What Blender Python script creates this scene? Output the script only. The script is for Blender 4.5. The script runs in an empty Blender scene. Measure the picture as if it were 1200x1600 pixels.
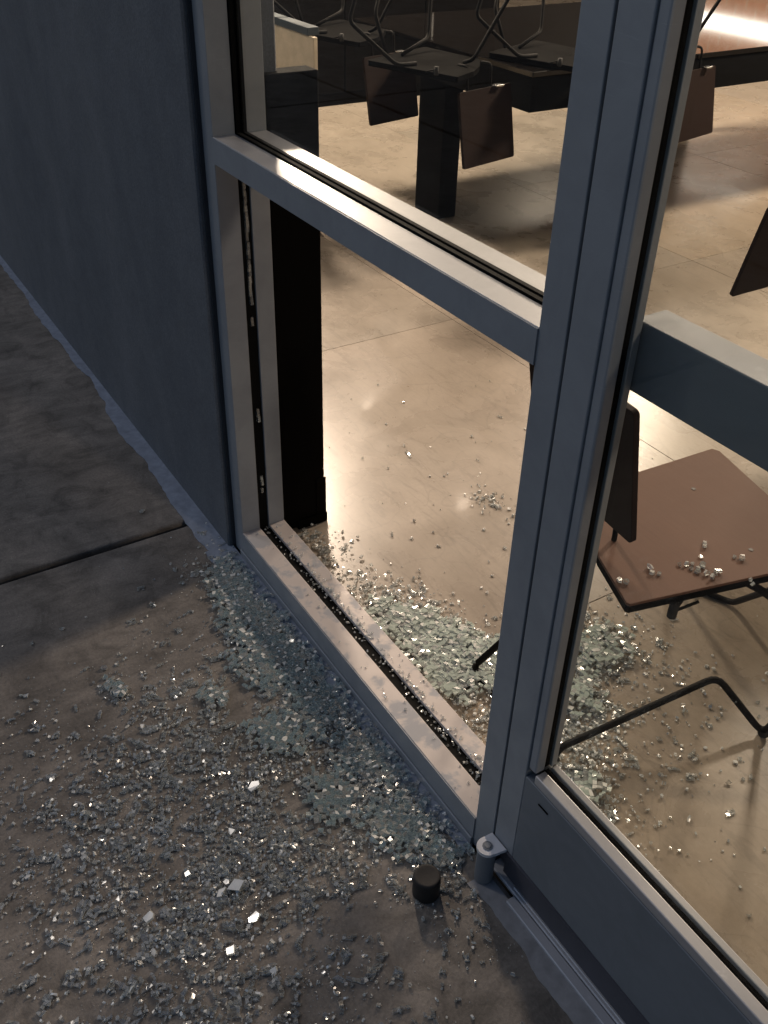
import bpy, bmesh, math, random
import numpy as np
from mathutils import Vector, Matrix, noise

S = bpy.context.scene
C = S.collection
rnd = random.Random(11)

# ------------------------------------------------------------------ camera
cam_d = bpy.data.cameras.new('camera')
cam = bpy.data.objects.new('camera', cam_d)
C.objects.link(cam)
right = Vector((0.5266, 0.8497, 0.0244)).normalized()
fwd = Vector((-0.684, 0.4406, -0.5814)).normalized()
up = right.cross(fwd).normalized()
right = fwd.cross(up)
mw = Matrix((right, up, -fwd)).transposed().to_4x4()
mw.translation = Vector((0, 0, 1.5))
cam.matrix_world = mw
cam_d.sensor_fit = 'HORIZONTAL'
cam_d.sensor_width = 36
cam_d.lens = 36 * 1492.8 / 1200
cam_d.clip_start = 0.05
cam_d.clip_end = 400
S.camera = cam

# ------------------------------------------------------------------ dusk sky
W = bpy.data.worlds.new('World')
S.world = W
W.use_nodes = True
wn = W.node_tree
wn.nodes.clear()
sky = wn.nodes.new('ShaderNodeTexSky')
sky.sky_type = 'NISHITA'
sky.sun_disc = False
sky.sun_elevation = math.radians(46)
sky.sun_rotation = math.radians(240)
bg = wn.nodes.new('ShaderNodeBackground')
bg.inputs['Strength'].default_value = 0.054
wo = wn.nodes.new('ShaderNodeOutputWorld')
wn.links.new(sky.outputs['Color'], bg.inputs['Color'])
wn.links.new(bg.outputs['Background'], wo.inputs['Surface'])

sd = bpy.data.lights.new('dusk_light', 'SUN')
sd.energy = 0.28
sd.angle = math.radians(3)
sd.color = (1.0, 0.9, 0.8)
so = bpy.data.objects.new('dusk_light', sd)
so.rotation_euler = Vector((0.60, 0.35, -0.72)).to_track_quat('-Z', 'Y').to_euler()
C.objects.link(so)

S.view_settings.view_transform = 'Standard'
S.view_settings.look = 'None'
S.view_settings.exposure = 0.0
S.view_settings.gamma = 1.0
S.view_settings.use_curve_mapping = False
S.render.engine = 'CYCLES'
cy = S.cycles
cy.use_denoising = True
cy.max_bounces = 10
cy.transparent_max_bounces = 24
cy.transmission_bounces = 8
cy.glossy_bounces = 4
cy.diffuse_bounces = 3
cy.sample_clamp_indirect = 4.0
cy.caustics_reflective = False
cy.caustics_refractive = False


# ------------------------------------------------------------------ materials
class NT:
    def __init__(self, name):
        self.m = bpy.data.materials.new(name)
        self.m.use_nodes = True
        self.t = self.m.node_tree
        self.t.nodes.clear()
        self.out = self.t.nodes.new('ShaderNodeOutputMaterial')

    def n(self, typ, **kw):
        nd = self.t.nodes.new(typ)
        for k, v in kw.items():
            if k.startswith('i_'):
                nd.inputs[k[2:].replace('_', ' ')].default_value = v
            else:
                setattr(nd, k, v)
        return nd

    def l(self, a, b):
        self.t.links.new(a, b)

    def coord(self, sc=(1, 1, 1)):
        tc = self.n('ShaderNodeTexCoord')
        mp = self.n('ShaderNodeMapping')
        mp.inputs['Scale'].default_value = sc
        self.l(tc.outputs['Object'], mp.inputs['Vector'])
        return mp.outputs['Vector']

    def noise(self, vec, scale, detail=5, rough=0.6, dist=0.0):
        nz = self.n('ShaderNodeTexNoise')
        nz.inputs['Scale'].default_value = scale
        nz.inputs['Detail'].default_value = detail
        nz.inputs['Roughness'].default_value = rough
        nz.inputs['Distortion'].default_value = dist
        self.l(vec, nz.inputs['Vector'])
        return nz.outputs['Fac']

    def ramp(self, fac, stops):
        r = self.n('ShaderNodeValToRGB')
        e = r.color_ramp.elements
        while len(e) < len(stops):
            e.new(0.5)
        for el, (p, c) in zip(e, stops):
            el.position = p
            el.color = (c, c, c, 1) if isinstance(c, (int, float)) else (*c, 1)
        self.l(fac, r.inputs['Fac'])
        return r.outputs['Color']

    def mix(self, fac, a, b, mode='MIX'):
        mx = self.n('ShaderNodeMix', data_type='RGBA', blend_type=mode)
        for src, i in ((fac, 0), (a, 6), (b, 7)):
            if isinstance(src, (int, float)):
                mx.inputs[i].default_value = src
            elif isinstance(src, tuple):
                mx.inputs[i].default_value = (*src, 1)
            else:
                self.l(src, mx.inputs[i])
        return mx.outputs[2]

    def principled(self, color=None, rough=0.5, metal=0.0, bump=None, bstr=0.2, bdist=0.002, **kw):
        p = self.n('ShaderNodeBsdfPrincipled')
        if isinstance(color, tuple):
            p.inputs['Base Color'].default_value = (*color, 1)
        elif color is not None:
            self.l(color, p.inputs['Base Color'])
        if isinstance(rough, (int, float)):
            p.inputs['Roughness'].default_value = rough
        else:
            self.l(rough, p.inputs['Roughness'])
        p.inputs['Metallic'].default_value = metal
        for k, v in kw.items():
            p.inputs[k.replace('_', ' ')].default_value = v
        if bump is not None:
            b = self.n('ShaderNodeBump')
            b.inputs['Strength'].default_value = bstr
            b.inputs['Distance'].default_value = bdist
            self.l(bump, b.inputs['Height'])
            self.l(b.outputs['Normal'], p.inputs['Normal'])
        return p

    def done(self, p):
        self.l(p.outputs[0], self.out.inputs['Surface'])
        return self.m


def m_pavement():
    t = NT('pavement_concrete')
    v = t.coord()
    big = t.noise(v, 2.3, 4, 0.6, 0.6)
    mid = t.noise(v, 11, 6, 0.65, 0.8)
    fine = t.noise(v, 160, 4, 0.7)
    streak = t.noise(t.coord((5, 1.2, 1)), 4.0, 5, 0.6, 1.2)
    c = t.ramp(big, [(0.30, (0.125, 0.114, 0.102)), (0.52, (0.205, 0.186, 0.165)), (0.74, (0.29, 0.262, 0.232))])
    d = t.ramp(mid, [(0.30, 0.34), (0.52, 0.95), (0.75, 1.3)])
    c = t.mix(0.8, c, d, 'MULTIPLY')
    s = t.ramp(streak, [(0.38, 0.55), (0.55, 1.0)])
    c = t.mix(0.55, c, s, 'MULTIPLY')
    f = t.ramp(fine, [(0.3, 0.6), (0.7, 1.3)])
    c = t.mix(0.6, c, f, 'MULTIPLY')
    h = t.mix(0.35, mid, fine)
    p = t.principled(c, 0.72, bump=h, bstr=0.75, bdist=0.004)
    return t.done(p)


def m_floor(tone):
    t = NT('polished_concrete_floor')
    v = t.coord()
    big = t.noise(v, 1.4, 4, 0.55, 0.8)
    mid = t.noise(v, 5, 6, 0.6, 0.5)
    fine = t.noise(v, 90, 4, 0.7)
    c = t.ramp(big, [(0.3, (0.25, 0.212, 0.170)), (0.7, (0.37, 0.318, 0.262))])
    d = t.ramp(mid, [(0.25, 0.80), (0.55, 1.0), (0.8, 1.08)])
    c = t.mix(0.8, c, d, 'MULTIPLY')
    f = t.ramp(fine, [(0.3, 0.88), (0.7, 1.08)])
    c = t.mix(0.8, c, f, 'MULTIPLY')
    c = t.mix(1.0, c, tone, 'MULTIPLY')
    sc = t.noise(t.coord((1, 7, 1)), 5.0, 6, 0.7, 2.0)
    c = t.mix(0.5, c, t.ramp(sc, [(0.36, 0.6), (0.47, 1.0)]), 'MULTIPLY')
    cloud = t.noise(v, 2.2, 7, 0.65, 0.9)
    c = t.mix(t.ramp(cloud, [(0.5, 0.0), (0.75, 0.4)]), c, (0.46, 0.405, 0.34))
    # craze lines of the slab
    vor = t.n('ShaderNodeTexVoronoi', feature='DISTANCE_TO_EDGE')
    vor.inputs['Scale'].default_value = 2.1
    wob = t.n('ShaderNodeVectorMath', operation='ADD')
    nz = t.n('ShaderNodeTexNoise')
    nz.inputs['Scale'].default_value = 3.0
    t.l(v, nz.inputs['Vector'])
    t.l(v, wob.inputs[0])
    t.l(nz.outputs['Color'], wob.inputs[1])
    t.l(wob.outputs[0], vor.inputs['Vector'])
    cr = t.ramp(vor.outputs['Distance'], [(0.0, 0.72), (0.012, 1.0)])
    c = t.mix(0.5, c, cr, 'MULTIPLY')
    r = t.ramp(mid, [(0.25, 0.24), (0.75, 0.32)])
    p = t.principled(c, r, bump=mid, bstr=0.10, bdist=0.0012, IOR=1.55, Coat_Weight=0.06, Coat_Roughness=0.08)
    return t.done(p)


def m_wall():
    t = NT('dark_painted_stucco')
    v = t.coord()
    a = t.noise(t.coord((1.6, 1, 0.8)), 2.2, 6, 0.6, 0.8)
    fine = t.noise(v, 220, 3, 0.7)
    c = t.ramp(a, [(0.3, (0.088, 0.103, 0.126)), (0.7, (0.130, 0.144, 0.166))])
    f = t.ramp(fine, [(0.3, 0.72), (0.7, 1.2)])
    c = t.mix(0.85, c, f, 'MULTIPLY')
    blot = t.noise(v, 14, 6, 0.7, 0.6)
    c = t.mix(0.6, c, t.ramp(blot, [(0.3, 0.78), (0.7, 1.12)]), 'MULTIPLY')
    p = t.principled(c, 0.8, bump=t.mix(0.5, fine, blot), bstr=0.6, bdist=0.003)
    return t.done(p)


def m_alu(name='anodised_aluminium', base=(0.27, 0.295, 0.33), rough=0.45, metal=0.2):
    t = NT(name)
    v = t.coord()
    fine = t.noise(t.coord((40, 40, 4)), 30, 3, 0.6)
    dirt = t.noise(v, 9, 6, 0.65, 0.5)
    c = t.mix(0.5, base, t.ramp(dirt, [(0.3, 0.72), (0.6, 1.06)]), 'MULTIPLY')
    scr = t.noise(t.coord((3, 3, 90)), 7, 3, 0.75, 0.3)
    c = t.mix(0.35, c, t.ramp(scr, [(0.28, 1.5), (0.36, 1.0)]), 'MULTIPLY')
    r = t.ramp(dirt, [(0.3, rough + 0.12), (0.7, rough - 0.04)])
    p = t.principled(c, r, metal, bump=fine, bstr=0.06, bdist=0.0005)
    return t.done(p)


def m_dusty_lit_alu():
    # sill tops: warm lamp light put into the aluminium colour, with patches of powdered glass
    t = NT('dusty_lit_sill_aluminium')
    v = t.coord()
    d = t.noise(v, 17, 7, 0.6, 0.25)
    mask = t.ramp(d, [(0.50, 0.0), (0.58, 1.0)])
    c = t.mix(mask, (0.50, 0.455, 0.43), (0.34, 0.345, 0.365))
    p = t.principled(c, t.ramp(d, [(0.4, 0.42), (0.6, 0.7)]), 0.1, bump=d, bstr=0.05, bdist=0.0005)
    return t.done(p)


def m_simple(name, col, rough=0.5, metal=0.0, var=0.35, scale=14, bstr=0.15, **kw):
    t = NT(name)
    v = t.coord()
    a = t.noise(v, scale, 5, 0.6, 0.4)
    c = t.mix(var, col, t.ramp(a, [(0.3, 0.5), (0.7, 1.3)]), 'MULTIPLY')
    p = t.principled(c, rough, metal, bump=a, bstr=bstr, bdist=0.001, **kw)
    return t.done(p)


def m_wood(name, dark, light, rough=0.55, axis=(2, 26, 2)):
    t = NT(name)
    g = t.noise(t.coord(axis), 4.0, 7, 0.65, 1.4)
    spot = t.noise(t.coord(), 3.0, 3, 0.5)
    c = t.mix(g, dark, light)
    c = t.mix(0.35, c, t.ramp(spot, [(0.3, 0.75), (0.7, 1.15)]), 'MULTIPLY')
    p = t.principled(c, rough, bump=g, bstr=0.12, bdist=0.0006, Specular_IOR_Level=0.12)
    return t.done(p)


def m_brick_reveal():
    return m_simple('brick_clay', (0.42, 0.20, 0.12), 0.8, var=0.5, scale=30, bstr=0.5)


def m_pane():
    t = NT('window_glass')
    tr = t.n('ShaderNodeBsdfTransparent')
    tr.inputs['Color'].default_value = (0.965, 0.98, 0.965, 1)
    gl = t.n('ShaderNodeBsdfGlossy')
    gl.inputs['Roughness'].default_value = 0.015
    fw = t.n('ShaderNodeLayerWeight')
    fw.inputs['Blend'].default_value = 0.5
    pw = t.n('ShaderNodeMath', operation='POWER')
    t.l(fw.outputs['Facing'], pw.inputs[0])
    pw.inputs[1].default_value = 5.0
    lw = t.n('ShaderNodeMath', operation='MULTIPLY_ADD')
    t.l(pw.outputs[0], lw.inputs[0])
    lw.inputs[1].default_value = 0.6
    lw.inputs[2].default_value = 0.03
    smudge = t.noise(t.coord(), 6, 5, 0.6, 1.0)
    df = t.n('ShaderNodeBsdfDiffuse')
    df.inputs['Color'].default_value = (0.7, 0.7, 0.68, 1)
    m1 = t.n('ShaderNodeMixShader')
    t.l(lw.outputs[0], m1.inputs[0])
    t.l(tr.outputs[0], m1.inputs[1])
    t.l(gl.outputs[0], m1.inputs[2])
    m2 = t.n('ShaderNodeMixShader')
    t.l(t.ramp(smudge, [(0.45, 0.0), (0.85, 0.012)]), m2.inputs[0])
    t.l(m1.outputs[0], m2.inputs[1])
    t.l(df.outputs[0], m2.inputs[2])
    return t.done(m2)


def m_crumb(name, tint, f_refr, f_diff, diffcol, spec=0.10, rough=0.08):
    # tempered glass: clear faces, some refraction, milky from inner cracks, glossy skin
    t = NT(name)
    tr = t.n('ShaderNodeBsdfTransparent')
    tr.inputs['Color'].default_value = (*tint, 1)
    g = t.n('ShaderNodeBsdfGlass')
    g.inputs['Color'].default_value = (*tint, 1)
    g.inputs['Roughness'].default_value = 0.02
    g.inputs['IOR'].default_value = 1.5
    d = t.n('ShaderNodeBsdfDiffuse')
    d.inputs['Color'].default_value = (*diffcol, 1)
    gl = t.n('ShaderNodeBsdfGlossy')
    gl.inputs['Roughness'].default_value = rough
    fw = t.n('ShaderNodeLayerWeight')
    fw.inputs['Blend'].default_value = 0.5
    pw = t.n('ShaderNodeMath', operation='POWER')
    t.l(fw.outputs['Facing'], pw.inputs[0])
    pw.inputs[1].default_value = 3.0
    sw_ = t.n('ShaderNodeMath', operation='MULTIPLY_ADD')
    t.l(pw.outputs[0], sw_.inputs[0])
    sw_.inputs[1].default_value = 0.4
    sw_.inputs[2].default_value = spec
    cur = tr
    for fac, node in ((f_refr, g), (f_diff, d), (sw_, gl)):
        m = t.n('ShaderNodeMixShader')
        if isinstance(fac, float):
            m.inputs[0].default_value = fac
        else:
            t.l(fac.outputs[0], m.inputs[0])
        t.l(cur.outputs[0], m.inputs[1])
        t.l(node.outputs[0], m.inputs[2])
        cur = m
    return t.done(cur)


def m_emit(name, col, s):
    t = NT(name)
    e = t.n('ShaderNodeEmission')
    e.inputs['Color'].default_value = (*col, 1)
    e.inputs['Strength'].default_value = s
    return t.done(e)


M = dict(
    pave=m_pavement(), wall=m_wall(), alu=m_alu(),
    alu_lit=m_alu('lit_aluminium', (0.46, 0.46, 0.48), 0.38, 0.5),  # paler copy: lamp light on upturned faces put into the colour
    sill=m_dusty_lit_alu(),
    rail=m_alu('grey_door_aluminium', (0.16, 0.182, 0.21), 0.48, 0.15),
    gasket=m_simple('black_rubber_gasket', (0.003, 0.003, 0.003), 0.8, Specular_IOR_Level=0.12),
    black=m_simple('black_paint', (0.0022, 0.0019, 0.0017), 0.85, Specular_IOR_Level=0.08),
    black_seat=m_simple('unlit_seat_black', (0.0022, 0.0018, 0.0016), 0.9, Specular_IOR_Level=0.04),  # near-black so the seats look unlit; shade put into the colour
    wire=m_simple('black_wire', (0.0045, 0.0038, 0.0035), 0.7, Specular_IOR_Level=0.12),
    rubber=m_simple('black_rubber_cap', (0.009, 0.009, 0.010), 0.75, bstr=0.6, scale=90),
    cream=m_simple('cream_paint', (0.55, 0.47, 0.36), 0.6),
    paint=m_simple('blue_grey_overspray', (0.25, 0.295, 0.375), 0.75, var=0.5, scale=35, bstr=0.5),
    paint_grey=m_simple('grey_overspray', (0.24, 0.25, 0.27), 0.75, var=0.5, scale=35, bstr=0.5),
    caulk=m_simple('dark_caulk', (0.030, 0.035, 0.045), 0.8),
    seat=m_wood('brown_seat_ply', (0.120, 0.060, 0.040), (0.165, 0.086, 0.060)),
    shaded_wood=m_wood('shaded_ply', (0.008, 0.0045, 0.0035), (0.022, 0.010, 0.0075), 0.6, (26, 2, 2)),  # shade on the back plates put into the wood colour
    tabletop=m_simple('glossy_black_tabletop', (0.006, 0.005, 0.0045), 0.06, bstr=0.02),
    plaster=m_simple('interior_plaster', (0.30, 0.25, 0.20), 0.8, var=0.2),
    ceiling=m_simple('dark_ceiling', (0.014, 0.012, 0.011), 0.8, var=0.2),
    brick=m_brick_reveal(),
    mortar=m_simple('mortar', (0.45, 0.40, 0.34), 0.9),
    pane=m_pane(),
    steel=m_simple('brushed_steel', (0.6, 0.6, 0.6), 0.25, 1.0, var=0.2),
    pivot=m_simple('grey_painted_pivot', (0.70, 0.72, 0.76), 0.45, 0.2, var=0.25),
    threshold=m_alu('worn_threshold_aluminium', (0.40, 0.42, 0.46), 0.5, 0.3),
    tip=m_simple('screw_head', (0.03, 0.018, 0.014), 0.5),
    clear=m_crumb('clear_glass_face', (0.99, 0.995, 0.99), 0.0, 0.04, (0.75, 0.79, 0.78), 0.12, 0.22),
    clear_b=m_crumb('cloudy_glass_face', (0.97, 0.985, 0.98), 0.03, 0.18, (0.76, 0.80, 0.78), 0.15, 0.22),
    edge=m_crumb('fractured_glass_edge', (0.96, 0.98, 0.97), 0.04, 0.55, (0.88, 0.92, 0.90), 0.24, 0.25),
    teal=m_crumb('teal_sheet_face', (0.88, 0.96, 0.98), 0.0, 0.17, (0.50, 0.68, 0.74), 0.10, 0.20),
    pale=m_crumb('pale_sheet_face', (0.92, 0.97, 0.94), 0.0, 0.48, (0.66, 0.76, 0.69), 0.10, 0.15),
    chip=m_crumb('glint_chip_face', (0.93, 0.96, 0.93), 0.0, 0.55, (0.88, 0.89, 0.82), 0.30, 0.15),  # glinting clear glass: the glint put in as white colour
    frost_glint=m_crumb('frosted_glint_glass', (0.95, 0.97, 0.93), 0.0, 0.85, (0.90, 0.91, 0.86), 0.2),  # frosted white, also painted in as glints among the crumbs
)
FL = [m_floor((1.0, 1.0, 1.0)), m_floor((0.90, 0.92, 0.93)), m_floor((1.06, 1.02, 0.96))]


# ------------------------------------------------------------------ helpers
def tag(o, label=None, cat=None, group=None, kind=None):
    if label: o['label'] = label
    if cat: o['category'] = cat
    if group: o['group'] = group
    if kind: o['kind'] = kind
    return o


def link(name, me, parent=None):
    o = bpy.data.objects.new(name, me)
    C.objects.link(o)
    if parent: o.parent = parent
    return o


def empty(name, loc=(0, 0, 0), **kw):
    o = link(name, None)
    o.location = loc
    o.empty_display_size = 0.1
    tag(o, **kw)
    return o


def finish(bm, name, mats, parent=None, smooth=False):
    me = bpy.data.meshes.new(name)
    bmesh.ops.recalc_face_normals(bm, faces=bm.faces)
    bm.to_mesh(me)
    bm.free()
    for m in (mats if isinstance(mats, (list, tuple)) else [mats]):
        me.materials.append(m)
    if smooth:
        for p in me.polygons: p.use_smooth = True
    o = link(name, me)
    if parent is not None:
        o.parent = parent
        # meshes are written in world coordinates: bring them under the parent's base
        me.transform(Matrix.Translation(-parent_origin(parent)))
    return o


def parent_origin(p):
    v = Vector(p.location)
    while p.parent:
        p = p.parent
        v += Vector(p.location)
    return v


def add_box(bm, x0, x1, y0, y1, z0, z1, bev=0.0, seg=1):
    r = bmesh.ops.create_cube(bm, size=1)
    vs = r['verts']
    for v in vs:
        v.co = Vector((x0 + (v.co.x + .5) * (x1 - x0), y0 + (v.co.y + .5) * (y1 - y0), z0 + (v.co.z + .5) * (z1 - z0)))
    if bev > 0:
        es = list({e for v in vs for e in v.link_edges})
        bmesh.ops.bevel(bm, geom=es, offset=bev, segments=seg, affect='EDGES', profile=0.5)


def box(name, m, x0, x1, y0, y1, z0, z1, parent=None, bev=0.0, seg=1):
    bm = bmesh.new()
    add_box(bm, x0, x1, y0, y1, z0, z1, bev, seg)
    return finish(bm, name, m, parent)


def prism(bm, pts, z0, z1, bev=0.0):
    lo = [bm.verts.new((x, y, z0)) for x, y in pts]
    hi = [bm.verts.new((x, y, z1)) for x, y in pts]
    n = len(pts)
    fs = [bm.faces.new(lo[::-1]), bm.faces.new(hi)]
    for i in range(n):
        fs.append(bm.faces.new((lo[i], lo[(i + 1) % n], hi[(i + 1) % n], hi[i])))
    if bev:
        es = [e for e in fs[1].edges] + [e for e in fs[0].edges]
        bmesh.ops.bevel(bm, geom=es, offset=bev, segments=2, affect='EDGES', profile=0.5)


def tube(bm, pts, r, n=10, closed=False, caps=True):
    pts = [Vector(p) for p in pts]
    # round the corners
    path = [pts[0]]
    for i in range(1, len(pts) - 1):
        a, b, c = pts[i - 1], pts[i], pts[i + 1]
        d = min(0.025, (a - b).length * .4, (c - b).length * .4)
        p0 = b + (a - b).normalized() * d
        p1 = b + (c - b).normalized() * d
        for k in range(5):
            s = k / 4
            path.append(p0 * (1 - s) ** 2 + b * 2 * s * (1 - s) + p1 * s * s)
    path.append(pts[-1])
    rings = []
    ref = Vector((0.31, 0.17, 0.93)).normalized()
    for i, p in enumerate(path):
        t = (path[min(i + 1, len(path) - 1)] - path[max(i - 1, 0)]).normalized()
        u = t.cross(ref).normalized()
        w = t.cross(u)
        rings.append([bm.verts.new(p + (u * math.cos(2 * math.pi * k / n) + w * math.sin(2 * math.pi * k / n)) * r) for k in range(n)])
    for a, b in zip(rings, rings[1:]):
        for k in range(n):
            f = bm.faces.new((a[k], a[(k + 1) % n], b[(k + 1) % n], b[k]))
            f.smooth = True
    if caps:
        bm.faces.new(rings[0])
        bm.faces.new(rings[-1][::-1])


def disc_cyl(bm, cx, cy, z0, z1, r, n=32, bev=0.0):
    prism(bm, [(cx + r * math.cos(2 * math.pi * k / n), cy + r * math.sin(2 * math.pi * k / n)) for k in range(n)], z0, z1, bev)


# ------------------------------------------------------------------ ground
# outside pavement: concrete slabs with open joints; inside: polished slabs
YF = 0.73            # outer face of the window frame
pav = empty('pavement', (0, 0, 0), kind='structure')
xs = [-60, -14, -10.0, -6.0, -1.983, 2.0, 6.0, 10.0, 60]
ys = [-60, -8.0, -5.0, -2.0, 0.7265]
g = 0.012
for i in range(len(xs) - 1):
    for j in range(len(ys) - 1):
        bm = bmesh.new()
        x0, x1, y0, y1 = xs[i] + g, xs[i + 1] - g, ys[j] + (g if j else 0), ys[j + 1] - (g if j < len(ys) - 2 else 0)
        add_box(bm, x0, x1, y0, y1, -0.12, 0.0 if i != 3 else -0.001, 0.006, 2)
        finish(bm, 'slab', M['pave'], pav)
tag(box('soil', m_simple('dark_joint_soil', (0.03, 0.026, 0.022), 0.95, scale=60), -150, 150, -150, 150, -0.3, -0.03), kind='structure')

flo = empty('interior_floor', (0, 0, 0), kind='structure')
fx = [-11.0, -9.2, -7.6, -6.3, -5.1, -3.9, -2.7, -1.2, 0.3, 1.8, 3.6, 6.0]
fy = [0.846, 2.02, 3.3, 4.6, 6.0, 8.42]
k = 0
for i in range(len(fx) - 1):
    for j in range(len(fy) - 1):
        bm = bmesh.new()
        add_box(bm, fx[i] + .0009, fx[i + 1] - .0009, fy[j] + .0009, fy[j + 1] - .0009, -0.10, 0.0, 0.0006)
        finish(bm, 'floor_slab', FL[(i * 5 + j * 3 + (i * j) % 3) % 3], flo)


def ragged(name, path, w0, w1, amp, z, m, parent, seed, thick=0.0015):
    """thin coat of overspray with torn edges along a straight run (x0,y0)-(x1,y1)"""
    (x0, y0), (x1, y1) = path
    n = max(120, int(math.hypot(x1 - x0, y1 - y0) * 220))
    bm = bmesh.new()
    d = Vector((x1 - x0, y1 - y0, 0)); L = d.length; d.normalize()
    nn = Vector((-d.y, d.x, 0))
    A, B = [], []
    for i in range(n + 1):
        s = i / n * L
        p = Vector((x0, y0, z)) + d * s
        wid = w0 + (w1 - w0) * i / n
        e = amp * (noise.noise(Vector((s * 3.7, seed * 1.37, 0.4))) * 1.1 + noise.noise(Vector((s * 17.3, seed * 2.1, 3.2))) * 0.45 + noise.noise(Vector((s * 61.7, seed, 7.7))) * 0.10)
        A.append(bm.verts.new(p))
        B.append(bm.verts.new(p - nn * max(0.006, wid + e)))
    fs = [bm.faces.new((A[i], A[i + 1], B[i + 1], B[i])) for i in range(n)]
    r = bmesh.ops.extrude_face_region(bm, geom=fs)
    for v in r['geom']:
        if isinstance(v, bmesh.types.BMVert): v.co.z += thick
    return finish(bm, name, m, parent)


ragged('paint_overspray', ((-8.0, 0.712), (-1.84, 0.712)), 0.030, 0.040, 0.022, 0.0005, M['paint'], pav, 2.0)
ragged('paint_overspray', ((-1.84, 0.724), (-0.79, 0.724)), 0.060, 0.030, 0.022, 0.0005, M['paint'], pav, 5.0)
ragged('paint_overspray', ((-0.74, 0.716), (1.2, 0.722)), 0.045, 0.062, 0.016, 0.0005, M['paint_grey'], pav, 8.0)

# ------------------------------------------------------------------ outside wall
wall = empty('stucco_wall', (-4.9, 0.8, 0), label='dark blue-grey stucco wall to the left of the broken window, paint strip along its foot', cat='wall')
box('wall_panel', M['wall'], -8.0, -1.832, 0.712, 0.90, -0.02, 3.2, wall, 0.004)
box('caulk_joint', M['caulk'], -1.832, -1.826, 0.722, 0.84, 0.0, 2.9, wall)

# ------------------------------------------------------------------ window beside the door
X0, X1 = -1.775, -0.801       # daylight opening
ZT = 2.75
GY0, GY1 = 0.777, 0.802       # glazing pocket (black gasket)
win = empty('storefront_window', (-1.29, 0.73, 0), label='grey aluminium window whose lower pane is smashed out, upper pane intact', cat='window')


def split_bar(name, x0, x1, z0, z1, parent, mat, ya=YF, yb=0.844, g0=GY0, g1=GY1, axis='x'):
    """an aluminium bar in two halves with the glazing pocket between them"""
    bm = bmesh.new()
    add_box(bm, x0, x1, ya, g0, z0, z1, 0.0012, 2)
    add_box(bm, x0, x1, g1, yb, z0, z1, 0.0012, 2)
    return finish(bm, name, mat, parent)


# left jamb and right mullion
for nm, a, b, side in (('jamb', -1.825, X0, 1), ('mullion', X1, -0.7535, -1)):
    j = split_bar(nm, a, b, 0.0, ZT, win, M['alu'])
    gx0, gx1 = (a, b - 0.006) if side > 0 else (a + 0.006, b)
    box('gasket', M['gasket'], gx0, gx1, GY0, GY1, 0.0, ZT, j)
sill = split_bar('sill', X0, X1, 0.0, 0.074, win, M['sill'])
box('gasket', M['gasket'], X0, X1, GY0, GY1, 0.0, 0.067, sill)
bm = bmesh.new()
add_box(bm, X0 + .0005, X1 - .0005, YF - 0.0022, YF - 0.0002, 0.001, 0.0728)
finish(bm, 'sill_face', M['alu'], sill)  # darker skin: sill front out of the lamp light, put into colour
bm = bmesh.new()
add_box(bm, X0 - .01, X1, YF - 0.0065, YF - 0.0025, 0.001, 0.020, 0.001)
finish(bm, 'subsill_flashing', M['alu'], win)
tr = split_bar('transom', X0, X1, 0.967, 1.016, win, M['alu_lit'])
bm = bmesh.new()
add_box(bm, X0, X1, YF - 0.0022, YF - 0.0002, 0.9665, 1.0148)
finish(bm, 'shaded_front', M['alu'], tr)  # transom front away from the lamps, painted as a darker face
box('gasket', M['gasket'], X0, X1, GY0, GY1, 0.972, 1.013, tr)
hd = split_bar('head', X0, X1, ZT - 0.05, ZT, win, M['alu'])
box('gasket', M['gasket'], X0, X1, GY0, GY1, ZT - 0.045, ZT - 0.006, hd)
pn = box('glass_pane', M['pane'], X0 - 0.004, X1 + 0.004, 0.7865, 0.7925, 1.008, ZT - 0.044, win)
bm = bmesh.new()
for (ya, yb) in ((0.7785, 0.7865), (0.7925, 0.8005)):
    add_box(bm, X0, X1, ya, yb, 1.013, 1.019)
    add_box(bm, X0 - .001, X0 + 0.004, ya, yb, 1.013, ZT - .05)
finish(bm, 'glazing_bead', M['gasket'], win)

# shards still standing in the left and bottom pocket
bm = bmesh.new()
z = 0.10
while z < 0.95:
    if 0.66 < z < 0.93 or (0.18 < z < .22) or rnd.random() < 0.10:
        L = rnd.uniform(0.010, 0.03)
        w = rnd.uniform(0.002, 0.010)
        pts = [(X0 - 0.006, z), (X0 - 0.006 + w + .002, z + rnd.uniform(0, .004)), (X0 - 0.004 + w * rnd.uniform(.4, 1), z + L), (X0 - 0.006, z + L)]
        lo = [bm.verts.new((x, 0.787, zz)) for x, zz in pts]
        hi = [bm.verts.new((x, 0.793, zz)) for x, zz in pts]
        bm.faces.new(lo); bm.faces.new(hi[::-1])
        for q in range(4): bm.faces.new((lo[q], hi[q], hi[(q + 1) % 4], lo[(q + 1) % 4]))
    z += rnd.uniform(0.006, 0.02)
tag(finish(bm, 'jagged_glass_edge', M['clear_b'], win), label='jagged sliver of the lost pane left in the jamb')

# ------------------------------------------------------------------ glass door
DX0, DX1 = -0.749, 0.165
DG0, DG1 = 0.751, 0.764
door = empty('glass_door', (-0.29, 0.75, 0), label='closed grey aluminium glass door with tall bottom rail and push bar', cat='door')


def door_bar(name, x0, x1, z0, z1, bead_side, mat=M['alu'], h=0.017):
    """stile or rail: flat face plus a slim glazing stop and the black gasket"""
    bm = bmesh.new()
    add_box(bm, x0, x1, YF, DG0, z0, z1, 0.0015, 2)
    add_box(bm, x0, x1, DG1, 0.776, z0, z1, 0.0015, 2)
    return finish(bm, name, mat, door)


def gask(parent, x0, x1, z0, z1):
    return box('gasket', M['gasket'], x0, x1, DG0, DG1, z0, z1, parent)


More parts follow.
